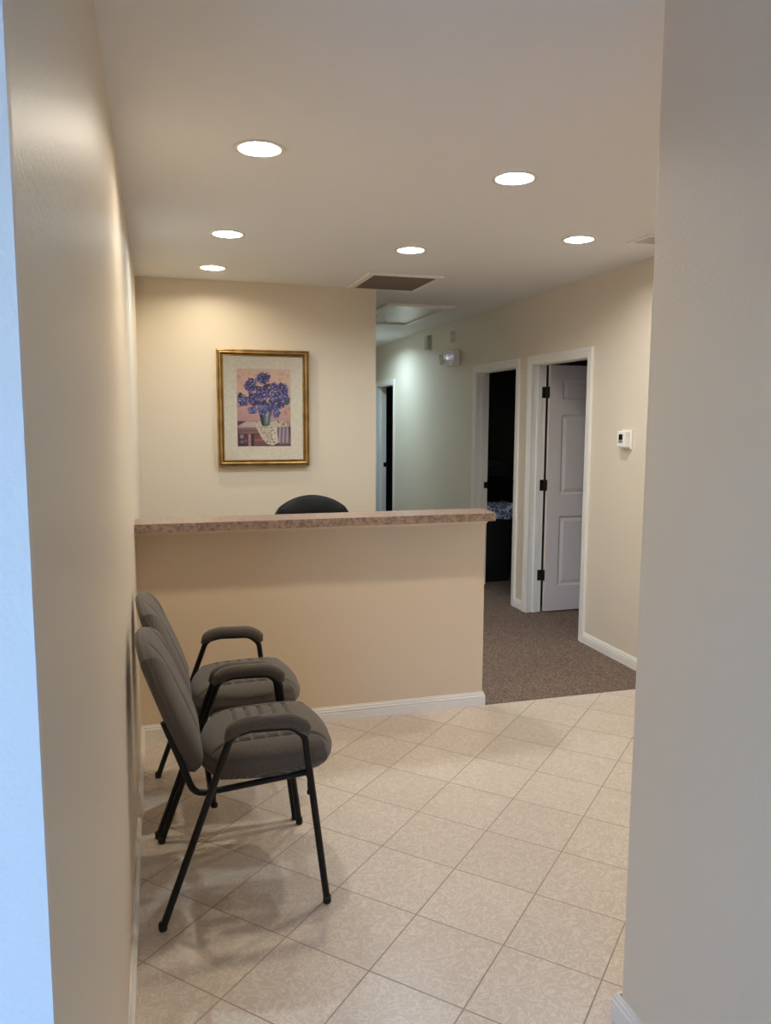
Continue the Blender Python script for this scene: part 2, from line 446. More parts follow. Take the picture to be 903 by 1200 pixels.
def doorway(idx, D, leaf):
    t = thing('door_%d' % idx, kind='structure', loc=(XR, (D[0]+D[1])/2, .004))
    inv = Matrix.Translation(-Vector(t.location))
    def part(n, bm, mat):
        xf(bm, inv); return obj(n, bm, mat, t)
    part('casing', casing_bm(*D, DT), 'trim')
    sx = XR+TW-.04
    part('jamb', jamb_bm(*D, DT, sx), 'trim')
    if leaf:
        bm = door_leaf_bm(D[1]-D[0]-.012, 2.012, .035)
        xf(bm, Matrix.Translation((XR+TW+.016, D[1]-.006-.0175, .016)))
        lf = part('door_leaf', bm, 'door')
        for z in (.315, 1.062, 1.812):
            bm = hinge_bm(); xf(bm, Matrix.Translation((XR+TW+.002, D[1], z))); xf(bm, inv)
            obj('hinge', bm, 'bronze', lf)
        for s in (-1, 1):
            bm = bmesh.new()
            lathe(bm, [(0, .058), (.02, .056), (.027, .046), (.026, .036), (.012, .026), (.011, .008), (.03, .005), (.032, 0), (0, 0)], 24)
            xf(bm, Matrix.Rotation(s*PI/2*-1, 4, 'X')); xf(bm, Matrix.Translation((XR+TW+.016+D[1]-D[0]-.012-.07, D[1]-.0235+s*.0175, .96))); xf(bm, inv)
            obj('knob', bm, 'bronze', lf, True)
    else:
        bm = strike_bm(); xf(bm, Matrix.Translation((XR+TW-.03, D[1], .97)))
        part('strike_plate', bm, 'bronze')
    return t
doorway(1, D1, True); doorway(2, D2, False); doorway(3, D3, False)
# glazed entrance door behind the camera
t = thing('door_4', kind='structure', loc=((EX0+EX1)/2, -1.36, 0)); inv = Matrix.Translation(-Vector(t.location))
bm = boxes((EX0, EX0+.07, -1.39, -1.33, 0, 2.1), (EX1-.07, EX1, -1.39, -1.33, 0, 2.1), (EX0+.07, EX1-.07, -1.39, -1.33, 2.03, 2.1), (EX0+.07, EX1-.07, -1.39, -1.33, 0, .14)); xf(bm, inv)
obj('door_frame', bm, 'trim', t)
bm = boxes((EX0+.07, EX1-.07, -1.363, -1.357, .14, 2.03)); xf(bm, inv); obj('pane', bm, 'glass', t)
# pavement outside
struct(obj('floor_pavement', boxes((-12, 12, -16, -1.5, -.1, -.01)), M['entry']))

# ------------------------------------------------------------------ recessed ceiling lights
LENS = {}
def ceiling_light(x, y, label, rgb, power, group='recessed ceiling lights'):
    t = thing('ceiling_light', label, 'ceiling light', (x, y, H), 0, group)
    bm = bmesh.new()
    lathe(bm, [(.094, -.0005), (.0935, -.003), (.088, -.0045), (.078, -.0045), (.0755, -.003), (.0750, .0005), (.0765, .0005), (.078, -.0008)], 48, closed=True)
    obj('trim_ring', bm, 'plastic_white', t, True)
    bm = bmesh.new(); lathe(bm, [(.0749, -.001), (.073, .006), (.064, .014), (.049, .018), (.049, .04), (.0775, .045), (.0775, -.0008)], 48)
    obj('reflector_can', bm, 'can_white', t, True)
    bm = bmesh.new(); lathe(bm, [(.0488, .0195), (.035, .018), (.02, .017), (0, .0165)], 48)
    key = (rgb, power)
    if key not in LENS: LENS[key] = emit('lamp_lens', rgb, power)
    obj('lens', bm, LENS[key], t, True)
    return t
WARM, COOL = (1, .895, .73), (.62, .86, 1.0)
LP = 440
ceiling_light(.39, 2.99, 'round lit ceiling light above the chairs, largest on the left', WARM, LP)
ceiling_light(1.43, 3.04, 'round lit ceiling light largest on the right, in front of the counter', WARM, LP)
ceiling_light(.394, 4.37, 'bluish round ceiling light, middle of the three on the left side', (.84, .95, 1), LP*1.05)
ceiling_light(.382, 5.35, 'small round ceiling light nearest the back wall, above the picture', (1, .88, .66), LP*.68)
ceiling_light(1.45, 4.46, 'round lit ceiling light just before the ceiling return vent', (.88, .97, 1.04), LP*1.05)
ceiling_light(2.24, 3.93, 'round lit ceiling light farthest right, nearest the right wall', (.98, .97, .93), LP)
ceiling_light(2.24, 9.1, 'cool white ceiling light deep in the hall behind the attic hatch', COOL, LP*2.3)

# ------------------------------------------------------------------ ceiling return vent
t = thing('ceiling_vent', 'square ceiling return vent with dark louvers at the back wall', 'vent', (1.665, 5.505, H))
bm = bmesh.new()
o2 = .265; i2 = .222
for (x0, x1, y0, y1) in ((-o2, o2, -.315, -.27), (-o2, o2, .27, .315), (-o2, -i2, -.27, .27), (i2, o2, -.27, .27)): box(bm, x0, x1, y0, y1, -.012, -.0005)
obj('vent_frame', bm, 'vent_white', t)
obj('filter', boxes((-i2, i2, -.27, .27, -.003, -.0005)), 'vent_dark', t)
bm = bmesh.new()
for k in range(34):
    y = -.262+k*.0158; vs = box(bm, -i2, i2, -.0007, .0007, -.006, .006)
    for v in vs:
        v.co = Matrix.Rotation(math.radians(38), 3, 'X') @ v.co; v.co.y += y; v.co.z -= .0085
obj('louvers', bm, 'louver', t)

# ------------------------------------------------------------------ attic hatch with pull cord
t = thing('attic_hatch', 'white framed attic hatch in the hall ceiling behind the vent', 'hatch', (2.215, 7.15, H))
bm = bmesh.new(); hx, hy, w = .315, .67, .06
for (x0, x1, y0, y1) in ((-hx, hx, -hy, -hy+w), (-hx, hx, hy-w, hy), (-hx, -hx+w, -hy+w, hy-w), (hx-w, hx, -hy+w, hy-w)): box(bm, x0, x1, y0, y1, -.022, -.0005, .004)
obj('hatch_frame', bm, 'trim', t)
obj('hatch_panel', boxes((-hx+w-.002, hx-w+.002, -hy+w-.002, hy-w+.002, -.006, -.0005)), plain('hatch_enamel', (214, 214, 210), .25), t)
bm = bmesh.new(); tube(bm, [(-.11, .1, -.006), (-.11, .1, -.06)], .0018, 8)
c = obj('pull_cord', bm, 'plastic_white', t)
bm = bmesh.new(); lathe(bm, [(0, -.085), (.009, -.08), (.011, -.07), (.007, -.06), (0, -.057)], 16, (-.11, .1, 0)); obj('pull_knob', bm, 'plastic_white', c, True)

# ceiling register half hidden by the entrance wall
t = thing('ceiling_register', 'white ceiling air register peeking past the right foreground wall', 'vent', (2.70, 3.82, H))
bm = bmesh.new()
for (x0, x1, y0, y1) in ((-.17, .17, -.10, -.075), (-.17, .17, .075, .10), (-.17, -.145, -.075, .075), (.145, .17, -.075, .075)): box(bm, x0, x1, y0, y1, -.008, -.0005, .002)
obj('register_frame', bm, 'vent_white', t)
bm = bmesh.new()
for k in range(9):
    vs = box(bm, -.145, .145, -.006, .006, -.0006, .0006)
    for v in vs:
        v.co = Matrix.Rotation(.5, 3, 'X') @ v.co; v.co.y += -.064+k*.016; v.co.z -= .0055
obj('louvers', bm, 'vent_white', t)

# ------------------------------------------------------------------ fittings on the right wall
# emergency light with two round lamp heads
t = thing('emergency_light', 'white emergency light with two round lamp heads on the hall wall', 'emergency light', (XR, 7.47, 2.20))
bm = bmesh.new(); box(bm, -.075, -.0005, -.15, .10, -.075, .08, .012, 3); smooth_by_angle(obj('battery_case', bm, 'plastic_white', t), 50)
for (hx, hy, hz, d) in ((-.125, -.165, .0, (-.40, -.90, -.10)), (-.085, .145, .0, (-.88, .42, -.12))):
    q = Vector((0, 0, 1)).rotation_difference(Vector(d).normalized()).to_matrix().to_4x4()
    pos = Matrix.Translation((hx, hy, hz))
    bm = bmesh.new(); lathe(bm, [(0, -.05), (.028, -.047), (.046, -.028), (.054, .012), (.057, .024), (.052, .026), (.050, .022)], 32)
    xf(bm, q); xf(bm, pos); hd = obj('lamp_head', bm, 'plastic_white', t, True)
    bm = bmesh.new(); lathe(bm, [(.050, .022), (.038, .006), (.020, -.012), (.012, -.014), (.011, .004), (0, .008)], 32)
    xf(bm, q); xf(bm, pos); obj('reflector', bm, 'reflector', hd, True)
    bm = bmesh.new(); b0 = Vector((hx, hy, hz))-Vector(d).normalized()*.03
    tube(bm, [b0, (-.04, max(-.13, min(.08, hy)), 0)], .016, 12); obj('lamp_arm', bm, 'plastic_cream', hd)
# small sounder box
t = thing('sounder_box', 'small grey rectangular wall box left of the emergency light, near ceiling', 'wall box', (XR, 8.22, 2.425))
bm = bmesh.new(); box(bm, -.012, -.0005, -.06, .06, -.085, .085, .003); obj('back_plate', bm, 'plastic_cream', t)
bm = bmesh.new(); box(bm, -.05, -.012, -.05, .05, -.075, .075, .006); obj('cover', bm, 'plastic_grey', t)
# round detector
t = thing('smoke_detector', 'small round white detector on the wall above the emergency light', 'detector', (XR, 7.52, 2.419))
bm = bmesh.new(); lathe(bm, [(0, .0005), (.062, .0005), (.062, .012), (.056, .016), (0, .016)], 40); xf(bm, Matrix.Rotation(-PI/2, 4, 'Y')); obj('mounting_base', bm, 'plastic_cream', t, False)
bm = bmesh.new(); lathe(bm, [(.052, .016), (.052, .026), (.046, .034), (.02, .037), (0, .037)], 40); xf(bm, Matrix.Rotation(-PI/2, 4, 'Y')); obj('cover', bm, 'plastic_cream', t, True)
# thermostat
t = thing('thermostat', 'white wall thermostat with a small dark display, right of the doors', 'thermostat', (XR, 4.40, 1.47))
bm = bmesh.new(); box(bm, -.010, -.0005, -.058, .058, -.062, .062, .003); obj('wall_plate', bm, 'plastic_white', t)
bm = bmesh.new(); box(bm, -.048, -.010, -.042, .048, -.05, .053, .006); obj('body', bm, 'plastic_white', t)
bm = boxes((-.0495, -.0478, -.016, .026, -.004, .033)); obj('display', bm, 'screen', t)
bm = boxes((-.0495, -.0478, -.016, .003, -.022, -.007), (-.0495, -.0478, .007, .026, -.022, -.007)); obj('buttons', bm, 'screen_grey', t)

# ------------------------------------------------------------------ framed flower picture
PX, PZ = .762, 1.668; PW, PH = .672, .846
t = thing('framed_picture', 'gold framed print of purple flowers in a vase on the back wall', 'picture', (PX, YB-.022, PZ))
def frame_bm(prof, w, h):
    bm = bmesh.new(); rows = []
    for ins, d in prof:
        a, b = w/2-ins, h/2-ins
        rows.append([bm.verts.new(p) for p in ((-a, -d, -b), (a, -d, -b), (a, -d, b), (-a, -d, b))])
    for i in range(len(rows)-1):
        for k in range(4): bm.faces.new((rows[i][k], rows[i][(k+1) % 4], rows[i+1][(k+1) % 4], rows[i+1][k]))
    return bm
obj('frame', frame_bm([(0, -.0215), (0, .022), (.003, .028), (.008, .030), (.011, .024), (.014, .024), (.017, .031), (.023, .033), (.029, .030), (.033, .022), (.039, .018), (.044, .020), (.046, .018), (.048, .010)], PW, PH), 'gold', t)
bm = bmesh.new()
for ins, d in ((.0105, .0246), (.0345, .0225)):
    b2 = frame_bm([(ins, d-.002), (ins, d), (ins+.0042, d), (ins+.0042, d-.002)], PW, PH); me = bpy.data.meshes.new('tmp'); b2.to_mesh(me); b2.free(); bm.from_mesh(me); bpy.data.meshes.remove(me)
obj('frame_groove', bm, 'gold_dark', t)
iw, ih = .392, .562
cx, cz = .001, .003
bm = bmesh.new(); rows = []
for (w2, h2, d, ox_, oz_) in ((PW/2-.046, PH/2-.046, .011, 0, 0), (iw/2+.002, ih/2+.002, .011, cx, cz), (iw/2-.001, ih/2-.001, .0078, cx, cz)):
    rows.append([bm.verts.new((ox_+sx*w2, -d, oz_+sz*h2)) for sx, sz in ((-1, -1), (1, -1), (1, 1), (-1, 1))])
for i in range(2):
    for k in range(4): bm.faces.new((rows[i][k], rows[i][(k+1) % 4], rows[i+1][(k+1) % 4], rows[i+1][k]))
obj('mat_board', bm, 'mat_board', t)
# the print: flat ink shapes on one sheet
def print_sheet():
    bm = bmesh.new(); ink = bm.loops.layers.float_color.new('ink'); lay = [0]
    def P(u, v): return Vector((cx+(u-.5)*iw, -.0072-lay[0]*.0000025, cz+(.5-v)*ih))
    def poly(pts, col, cols=None):
        lay[0] += 1
        f = bm.faces.new([bm.verts.new(P(*p)) for p in pts])
        for i, l in enumerate(f.loops): l[ink] = srgb(*(cols[i] if cols else col))
    def blob(u, v, r, col, n=9, jag=.35, asp=1.42):
        poly([(u+r*math.cos(2*PI*k/n)*random.uniform(1-jag, 1), v+r/asp*math.sin(2*PI*k/n)*random.uniform(1-jag, 1)) for k in range(n)], col)
    # wall behind the vase, warm pink with darker lower left
    N_ = 10
    for i in range(N_):
        for j in range(N_):
            u0, u1, v0, v1 = i/N_, (i+1)/N_, j*.7/N_, (j+1)*.7/N_
            def c(u, v):
                k = max(0, min(1, (v-.25)/.45)); w = (1-u)
                return (232-28*k-14*w*k, 196-42*k-8*w, 174-26*k-6*w)
            q = [(u0, v0), (u1, v0), (u1, v1), (u0, v1)]; lay[0] = 0
            poly(q, None, [c(*p) for p in q])
    lay[0] = 5
    for _ in range(160):
        v_ = random.random()*.62+.03
        blob(random.random()*.94+.03, v_, random.uniform(.02, .06), random.choice([(222, 182, 160), (216, 176, 156), (228, 190, 168), (212, 170, 152), (220, 178, 160)]) if v_ < .4 else random.choice([(204, 158, 144), (198, 150, 138), (190, 144, 136)]), 8, .5)
    # table
    poly([(0, .67), (1, .67), (1, 1), (0, 1)], (96, 58, 66))
    poly([(0, .735), (.16, .672), (1, .672), (1, .74), (.4, .76), (.02, .76)], (176, 152, 142))
    poly([(.03, .74), (.17, .68), (.36, .68), (.33, .745)], (204, 182, 166))
    poly([(.02, .76), (.45, .755), (.5, .83), (.03, .835)], (142, 104, 104))
    poly([(.03, .79), (.4, .785), (.4, .8), (.03, .805)], (122, 82, 86))
    for a, b_, c_ in ((.03, .12, (70, 44, 52)), (.2, .25, (176, 140, 130)), (.25, .31, (66, 42, 50))): poly([(a, .84), (b_, .84), (b_, 1), (a, 1)], c_)
    for (u, v, r, c_) in ((.08, .87, .05, (158, 134, 142)), (.08, .94, .04, (132, 110, 122)), (.15, .93, .04, (120, 96, 104))): blob(u, v, r, c_)
    poly([(.31, .85), (.55, .84), (.6, .98), (.31, .99)], (132, 78, 84)); poly([(.31, .91), (.5, .905), (.5, .92), (.31, .925)], (174, 120, 116))
    # lace cloth
    poly([(.31, .70), (.40, .67), (.56, .69), (.72, .665), (.88, .67), (.94, .72), (.90, .80), (.84, .93), (.74, .96), (.66, .99), (.55, .97), (.46, .90), (.40, .82)], (206, 194, 172))
    poly([(.72, .75), (.96, .74), (.99, .97), (.78, .98)], (132, 112, 132))
    for u in (.79, .86, .93): poly([(u, .75), (u+.022, .75), (u+.01, .95), (u-.02, .95)], (186, 172, 172))
    for u in (.66, .71): poly([(u, .75), (u+.03, .75), (u+.02, .96), (u-.01, .97)], (228, 218, 196))
    for _ in range(70):
        u = random.uniform(.40, .72); v = random.uniform(.74, .95)
        if v-.72 < (u-.33)*1.3: blob(u, v, random.uniform(.008, .018), random.choice([(120, 98, 90), (160, 138, 120), (232, 222, 204), (140, 120, 118)]), 6)
    for _ in range(26): blob(random.uniform(.36, .9), random.uniform(.675, .72), random.uniform(.012, .03), random.choice([(226, 214, 190), (196, 178, 156), (150, 128, 118)]), 7)
    # vase
    poly([(.40, .545), (.43, .53), (.60, .53), (.66, .545), (.62, .63), (.595, .72), (.575, .735), (.48, .735), (.455, .72), (.43, .64)], (92, 106, 112))
    poly([(.40, .545), (.455, .54), (.49, .64), (.50, .73), (.48, .735), (.455, .72), (.43, .64)], (44, 50, 58))
    poly([(.54, .545), (.60, .54), (.58, .63), (.56, .70), (.53, .70), (.53, .62)], (140, 158, 160))
    poly([(.53, .56), (.57, .555), (.565, .595), (.54, .6)], (196, 206, 204))
    # dark foliage, then blossom heads
    for (u, v, r) in ((.42, .27, .07), (.55, .24, .06), (.30, .36, .08), (.5, .45, .1), (.66, .45, .1), (.1, .37, .07), (.12, .43, .07), (.3, .53, .05), (.9, .41, .07), (.93, .38, .05), (.70, .22, .05), (.07, .345, .04), (.28, .15, .04), (.6, .2, .03)):
        for _ in range(7): blob(u+random.uniform(-r, r)*.7, v+random.uniform(-r, r)*.5, r*random.uniform(.4, .8), random.choice([(52, 44, 58), (44, 52, 54), (64, 58, 72), (56, 70, 68)]), 8, .5)
    heads = [(.49, .115, .13, .075), (.26, .21, .10, .09), (.12, .40, .09, .06), (.33, .39, .13, .09), (.50, .30, .13, .09), (.70, .32, .13, .11), (.84, .28, .12, .11), (.78, .43, .13, .09), (.48, .52, .10, .06), (.64, .48, .1, .07), (.29, .53, .07, .045), (.73, .57, .06, .05), (.70, .22, .07, .05), (.88, .36, .08, .07)]
    for (u, v, ru, rv) in heads:
        ru, rv = ru*1.08, rv*1.08
        poly([(u+ru*.92*math.cos(2*PI*k/16)*random.uniform(.85, 1), v+rv*.92*math.sin(2*PI*k/16)*random.uniform(.85, 1)) for k in range(16)], (64, 56, 100))
        for _ in range(80):
            a = random.uniform(0, 2*PI); k = math.sqrt(random.random())
            blob(u+ru*k*math.cos(a), v+rv*k*math.sin(a), random.uniform(.010, .028), random.choice([(84, 72, 124), (102, 90, 148), (116, 106, 164), (134, 124, 178), (70, 58, 106), (90, 82, 142), (60, 50, 92), (130, 118, 176), (152, 142, 196), (176, 166, 214)] if v < .5 else [(92, 90, 150), (118, 122, 184), (142, 152, 204), (76, 72, 120)]), 6, .5)
    for _ in range(14): blob(random.uniform(.6, .75), random.uniform(.26, .38), .014, (206, 196, 222), 6)
    poly([(.90, .40), (.96, .375), (1.0, .36), (.985, .42), (.95, .46), (.88, .45)], (70, 96, 96)); poly([(.0, .355), (.06, .34), (.13, .365), (.06, .375)], (56, 50, 62))
    return bm
obj('flower_print', print_sheet(), 'print', t)
obj('glass_pane', boxes((-PW/2+.046, PW/2-.046, -.0135, -.0125, -PH/2+.046, PH/2-.046)), 'glass', t)

# ------------------------------------------------------------------ cushions
def cushion_bm(hw, hh, t_edge, top, bottom, k=.45, n=44, top_fn=None, warp=None, inset=1.0, bulge=0.0, soft=4):
    """soft slab in local (x: across hw, y: along hh, z: thickness); edge wall from 0 to t_edge, crown +top, belly -bottom"""
    bm = bmesh.new()
    par = [math.sin(PI/2*(2*i/n-1)) for i in range(n+1)]
    def plan(u, v):
        du, dv = u*math.sqrt(max(0, 1-v*v/2)), v*math.sqrt(max(0, 1-u*u/2))
        return (u*(1-k)+du*k)*hw, (v*(1-k)+dv*k)*hh
    def crown(u, v):
        m = max(abs(u), abs(v)); return math.sqrt(max(0, 1-m**soft))
    sheets = []
    for s in (1, -1):
        g = {}
        for i, u in enumerate(par):
            for j, v in enumerate(par):
                x, y = plan(u, v); c = crown(u, v)
                z = (t_edge+top*c+(top_fn(x, y)*min(1, c*1.5) if top_fn else 0)) if s > 0 else -bottom*c
                if s < 0: x, y = x*inset, y*inset
                p = Vector((x, y, z)); g[i, j] = bm.verts.new(warp(p) if warp else p)
        for i in range(n):
            for j in range(n): bm.faces.new((g[i, j], g[i+1, j], g[i+1, j+1], g[i, j+1]) if s > 0 else (g[i, j], g[i, j+1], g[i+1, j+1], g[i+1, j]))
        sheets.append(g)
    ring = [(i, 0) for i in range(n)]+[(n, j) for j in range(n)]+[(i, n) for i in range(n, 0, -1)]+[(0, j) for j in range(n, 0, -1)]
    A, B = sheets; rim = []
    # slightly bulging side wall
    mid = {}
    for q in ring:
        u, v = par[q[0]], par[q[1]]
        mid[q] = []
        for f in (.2, .4, .6, .8):
            x, y = plan(u, v); sc = inset+(1-inset)*math.sin(f*PI/2); L_ = math.hypot(x, y); b_ = bulge*math.sin(PI*f)
            p = Vector((x*sc+b_*x/L_, y*sc+b_*y/L_, t_edge*f)); mid[q].append(warp(p) if warp else p)
    mv = {q: [bm.verts.new(p) for p in mid[q]] for q in ring}
    for i in range(len(ring)):
        q, r = ring[i], ring[(i+1) % len(ring)]
        ch0 = [B[q], *mv[q], A[q]]; ch1 = [B[r], *mv[r], A[r]]
        for j in range(5): bm.faces.new((ch0[j], ch1[j], ch1[j+1], ch0[j+1]))
        rim.append(B[q].co.copy())
    return bm, rim
def closed_tube(bm, pts, r, seg=8):
    n = len(pts); rings = []
    c = sum(pts, Vector())/n
    for i in range(n):
        T = (pts[(i+1) % n]-pts[i-1]).normalized(); a = (pts[i]-c); a = (a-T*a.dot(T)).normalized(); b = T.cross(a)
        rings.append([bm.verts.new(pts[i]+(a*math.cos(2*PI*k/seg)+b*math.sin(2*PI*k/seg))*r) for k in range(seg)])
    for i in range(n):
        for k in range(seg):
            A, B = rings[i], rings[(i+1) % n]
            bm.faces.new((A[k], A[(k+1) % seg], B[(k+1) % seg], B[k]))

# ------------------------------------------------------------------ waiting room chair, facing +x; origin on the floor below the seat centre
def groove(d, w): return -math.exp(-(d/w)**2)
CW2 = .264                                   # half distance between the two leg tubes
def waiting_chair(label, group):
    t = thing('waiting_chair', label, 'chair', group=group)
    X0 = .235                                # wall-side coordinates below are relative to x = 0 at the room origin; shift to the seat centre
    sh = Matrix.Translation((-X0, 0, 0))
    def part(n, bm, mat, par=t, smooth=True, ang=None):
        xf(bm, sh); o = obj(n, bm, mat, par, smooth)
        if ang: smooth_by_angle(o, ang)
        return o
    # side frames: one bent tube each is rear leg, arm and front leg
    for s in (-1, 1):
        y = s*CW2
        bm = bmesh.new()
        tube(bm, fillet([(-.025, y, .012), (.196, y, .612), (.255, y, .625), (.385, y, .621), (.428, y, .585), (.497, y, .012)], [.05, .06, .06, .05], 8), .0115)
        fr = part('side_frame', bm, 'black_metal', ang=60)
        for (fx, dx) in ((-.025, -.0045), (.497, .0017)):
            bm = bmesh.new(); lathe(bm, [(0, 0), (.011, 0), (.0135, .004), (.0135, .022), (.0118, .026), (0, .026)], 20)
            xf(bm, Matrix.Translation((fx+dx*.3, y, 0))); part('foot_cap', bm, 'rubber', fr)
        # arm pad around the top of the tube
        pts = fillet([(.181, y, .596), (.206, y, .634), (.255, y, .645), (.385, y, .641), (.424, y, .618), (.438, y, .588)], [.06, .09, .09, .06], 10)
        n = len(pts); rad = []
        for i in range(n):
            f = i/(n-1); e = min(f, 1-f)
            rad.append(.0245*min(1, .45+.55*math.sqrt(max(0, 1-(1-min(1, e*11))**2))))
        bm = bmesh.new(); tube(bm, pts, rad, 20, flat=.78)
        part('arm_pad', bm, 'fabric')
        # ganging hook hanging on the legs
        for (hx, hz) in ((.142, .412), (.448, .415)):
            bm = bmesh.new(); tube(bm, fillet([(hx, y-s*.012, hz+.028), (hx-.004, y-s*.012, hz), (hx-.002, y-s*.012, hz-.028)], .02, 4), .008, 10)
            lathe(bm, [(0, -.006), (.011, -.005), (.011, .005), (0, .006)], 14, (hx-.002, y-s*.012, hz-.028)); part('ganging_hook', bm, 'black_metal', fr)
    # seat and back carrier: two bent tubes and two cross rails
    for s in (-1, 1):
        y = s*.205
        bm = bmesh.new()
        tube(bm, fillet([(.447, y, .434), (.18, y, .411), (.082, y, .405), (.050, y, .498), (-.006, y, .655)], [.1, .05, .12], 8), .0105)
        part('seat_back_tube', bm, 'black_metal', ang=60)
    bm = bmesh.new(); tube(bm, [(.132, -CW2, .418), (.132, CW2, .418)], .0095); part('cross_rail', bm, 'black_metal', ang=60)
    bm = bmesh.new(); tube(bm, [(.447, -CW2, .432), (.447, CW2, .432)], .0095); part('cross_rail', bm, 'black_metal', ang=60)
    # seat: local x across (chair y), local y along (chair x)
    hw, hl = .228, .213
    def seat_fn(x, y):
        z = .006*(1-(x/hw)**2)
        z += .013*groove(abs(x)-.150, .006)
        if abs(x) < .150:
            for g in (-.10, -.055, -.01, .035, .08): z += .016*groove(y-g, .005)*min(1, (.150-abs(x))*60)
        return z
    def seat_warp(p):
        x, y, z = p
        f = (y+hl)/(2*hl)
        zz = z-.026*max(0, f-.7)**2/.09*.9 + .012*f-(.012*max(0, .25-f)/.25)
        low = max(0, 1-max(0, z)/.06); y -= .034*max(0, (f-.72)/.28)**2*low**1.5
        return Vector((.334+y*1.04, x*(1-.04*(1-f)), .429+zz))
    bm, rim = cushion_bm(hw, hl, .068, .050, .004, .68, 120, seat_fn, seat_warp, .93, .016, 3)
    st = part('seat', bm, 'fabric')
    bm = bmesh.new(); closed_tube(bm, [p+Vector((0, 0, .004)) for p in rim], .0045); part('piping', bm, 'fabric', st)
    # backrest: local x across, local y up along the lean, thickness forward
    bh = .245; O = Vector((.000, 0, .656)); U = Vector((-.345, 0, .938)).normalized(); Nf = Vector((U.z, 0, -U.x))
    def back_fn(x, y):
        return .010*groove(abs(x)-.105, .007)+.006*math.exp(-((y+.06)/.12)**2)
    def back_warp(p):
        x, y, z = p
        f = (y+bh)/(2*bh)
        wv = 1-.07*(2*f-1)**2
        return O+U*y+Nf*(z-.006+.010*(x/.23)**2)+Vector((0, x*wv, 0))
    bm, rim = cushion_bm(.230, bh, .024, .048, .012, .62, 84, back_fn, back_warp, .97, .006, 2.6)
    bk = part('backrest', bm, 'fabric')
    bm = bmesh.new(); closed_tube(bm, [p+Nf*.003 for p in rim], .005); part('piping', bm, 'fabric', bk)
    return t
def dup(root, loc, label):
    r = root.copy(); COL.objects.link(r); r.location = loc; r['label'] = label
    for ch in list(root.children):
        c = ch.copy(); COL.objects.link(c); c.parent = r
        for g in list(ch.children):
            d = g.copy(); COL.objects.link(d); d.parent = c
    return r
c1 = waiting_chair('grey woven armchair with black tube legs nearest the camera by left wall', 'waiting room chairs')
c1.location = (.235, 2.641, 0)
dup(c1, (.224, 3.208, 0), 'grey woven armchair nearer the counter, partly hidden behind the front chair')

# ------------------------------------------------------------------ office chair behind the counter (faces the counter, -y)
t = thing('office_chair', 'black leather office chair behind the counter, only its rounded top showing', 'chair', (.945, 4.72, .004))
def oc(n, bm, mat='leather', par=None, smooth=True): return obj(n, bm, mat, par or t, smooth)
O2 = Vector((0, .16, .80)); U2 = Vector((0, .16, 1)).normalized(); N2 = Vector((0, -U2.z, U2.y))
def ob_fn(x, y):
    z = .012*groove(y-.02, .01)+.012*groove(y-.17, .01)
    for k in range(5): z += .004*groove((x-.10-k*.018)+(y-.24)*-.35, .006)*math.exp(-((y-.25)/.06)**2)
    return z
def ob_warp(p): return O2+U2*p.y+N2*(p.z-.02)+Vector((p.x*(1-.06*((p.y)/.31)**2), 0, 0))
bm, rim = cushion_bm(.285, .305, .045, .035, .02, .84, 60, ob_fn, ob_warp); b = oc('backrest', bm)
bm = bmesh.new(); closed_tube(bm, rim, .005); oc('piping', bm, 'leather', b)
bm, rim = cushion_bm(.255, .25, .06, .045, .01, .5, 40, None, lambda p: Vector((p.x, p.y-.06, .43+p.z))); oc('seat', bm)
for s in (-1, 1):
    bm = bmesh.new(); tube(bm, fillet([(s*.22, -.02, .44), (s*.30, -.02, .46), (s*.30, -.06, .66), (s*.30, -.20, .665)], [.04, .05], 6), .015, 12); a = oc('armrest', bm, 'plastic_dark')
    bm = bmesh.new(); box(bm, s*.30-.035, s*.30+.035, -.26, .04, .665, .695, .012, 3); oc('arm_pad', bm, 'leather', a)
bm = bmesh.new(); tube(bm, fillet([(0, .0, .42), (0, .19, .42), (0, .20, .72)], [.06], 6), .02, 12, flat=2.2); oc('back_bracket', bm, 'plastic_dark')
bm = bmesh.new(); lathe(bm, [(0, .43), (.05, .43), (.05, .40), (.022, .39), (.022, .24), (.03, .235), (.03, .10), (0, .10)], 24); oc('gas_column', bm, 'plastic_dark')
bm = bmesh.new(); lathe(bm, [(0, .135), (.045, .13), (.05, .075), (0, .07)], 24)
for k in range(5):
    a = 2*PI*k/5+.3; tube(bm, [(0.02*math.cos(a), .02*math.sin(a), .105), (.29*math.cos(a), .29*math.sin(a), .075)], [.03, .018], 12)
base = oc('star_base', bm, 'plastic_dark')
for k in range(5):
    a = 2*PI*k/5+.3; bm = bmesh.new()
    for s in (-1, 1):
        b2 = bmesh.new(); lathe(b2, [(0, -.009), (.022, -.009), (.026, -.005), (.026, .005), (.022, .009), (0, .009)], 20); xf(b2, Matrix.Rotation(PI/2, 4, 'X')); xf(b2, Matrix.Translation((0, s*.014, .026)))
        me = bpy.data.meshes.new('tmp'); b2.to_mesh(me); b2.free(); bm.from_mesh(me); bpy.data.meshes.remove(me)
    tube(bm, [(0, 0, .026), (0, 0, .078)], .007, 10)
    xf(bm, Matrix.Translation((.285*math.cos(a), .285*math.sin(a), 0)) @ Matrix.Rotation(a, 4, 'Z')); oc('caster', bm, 'rubber', base)

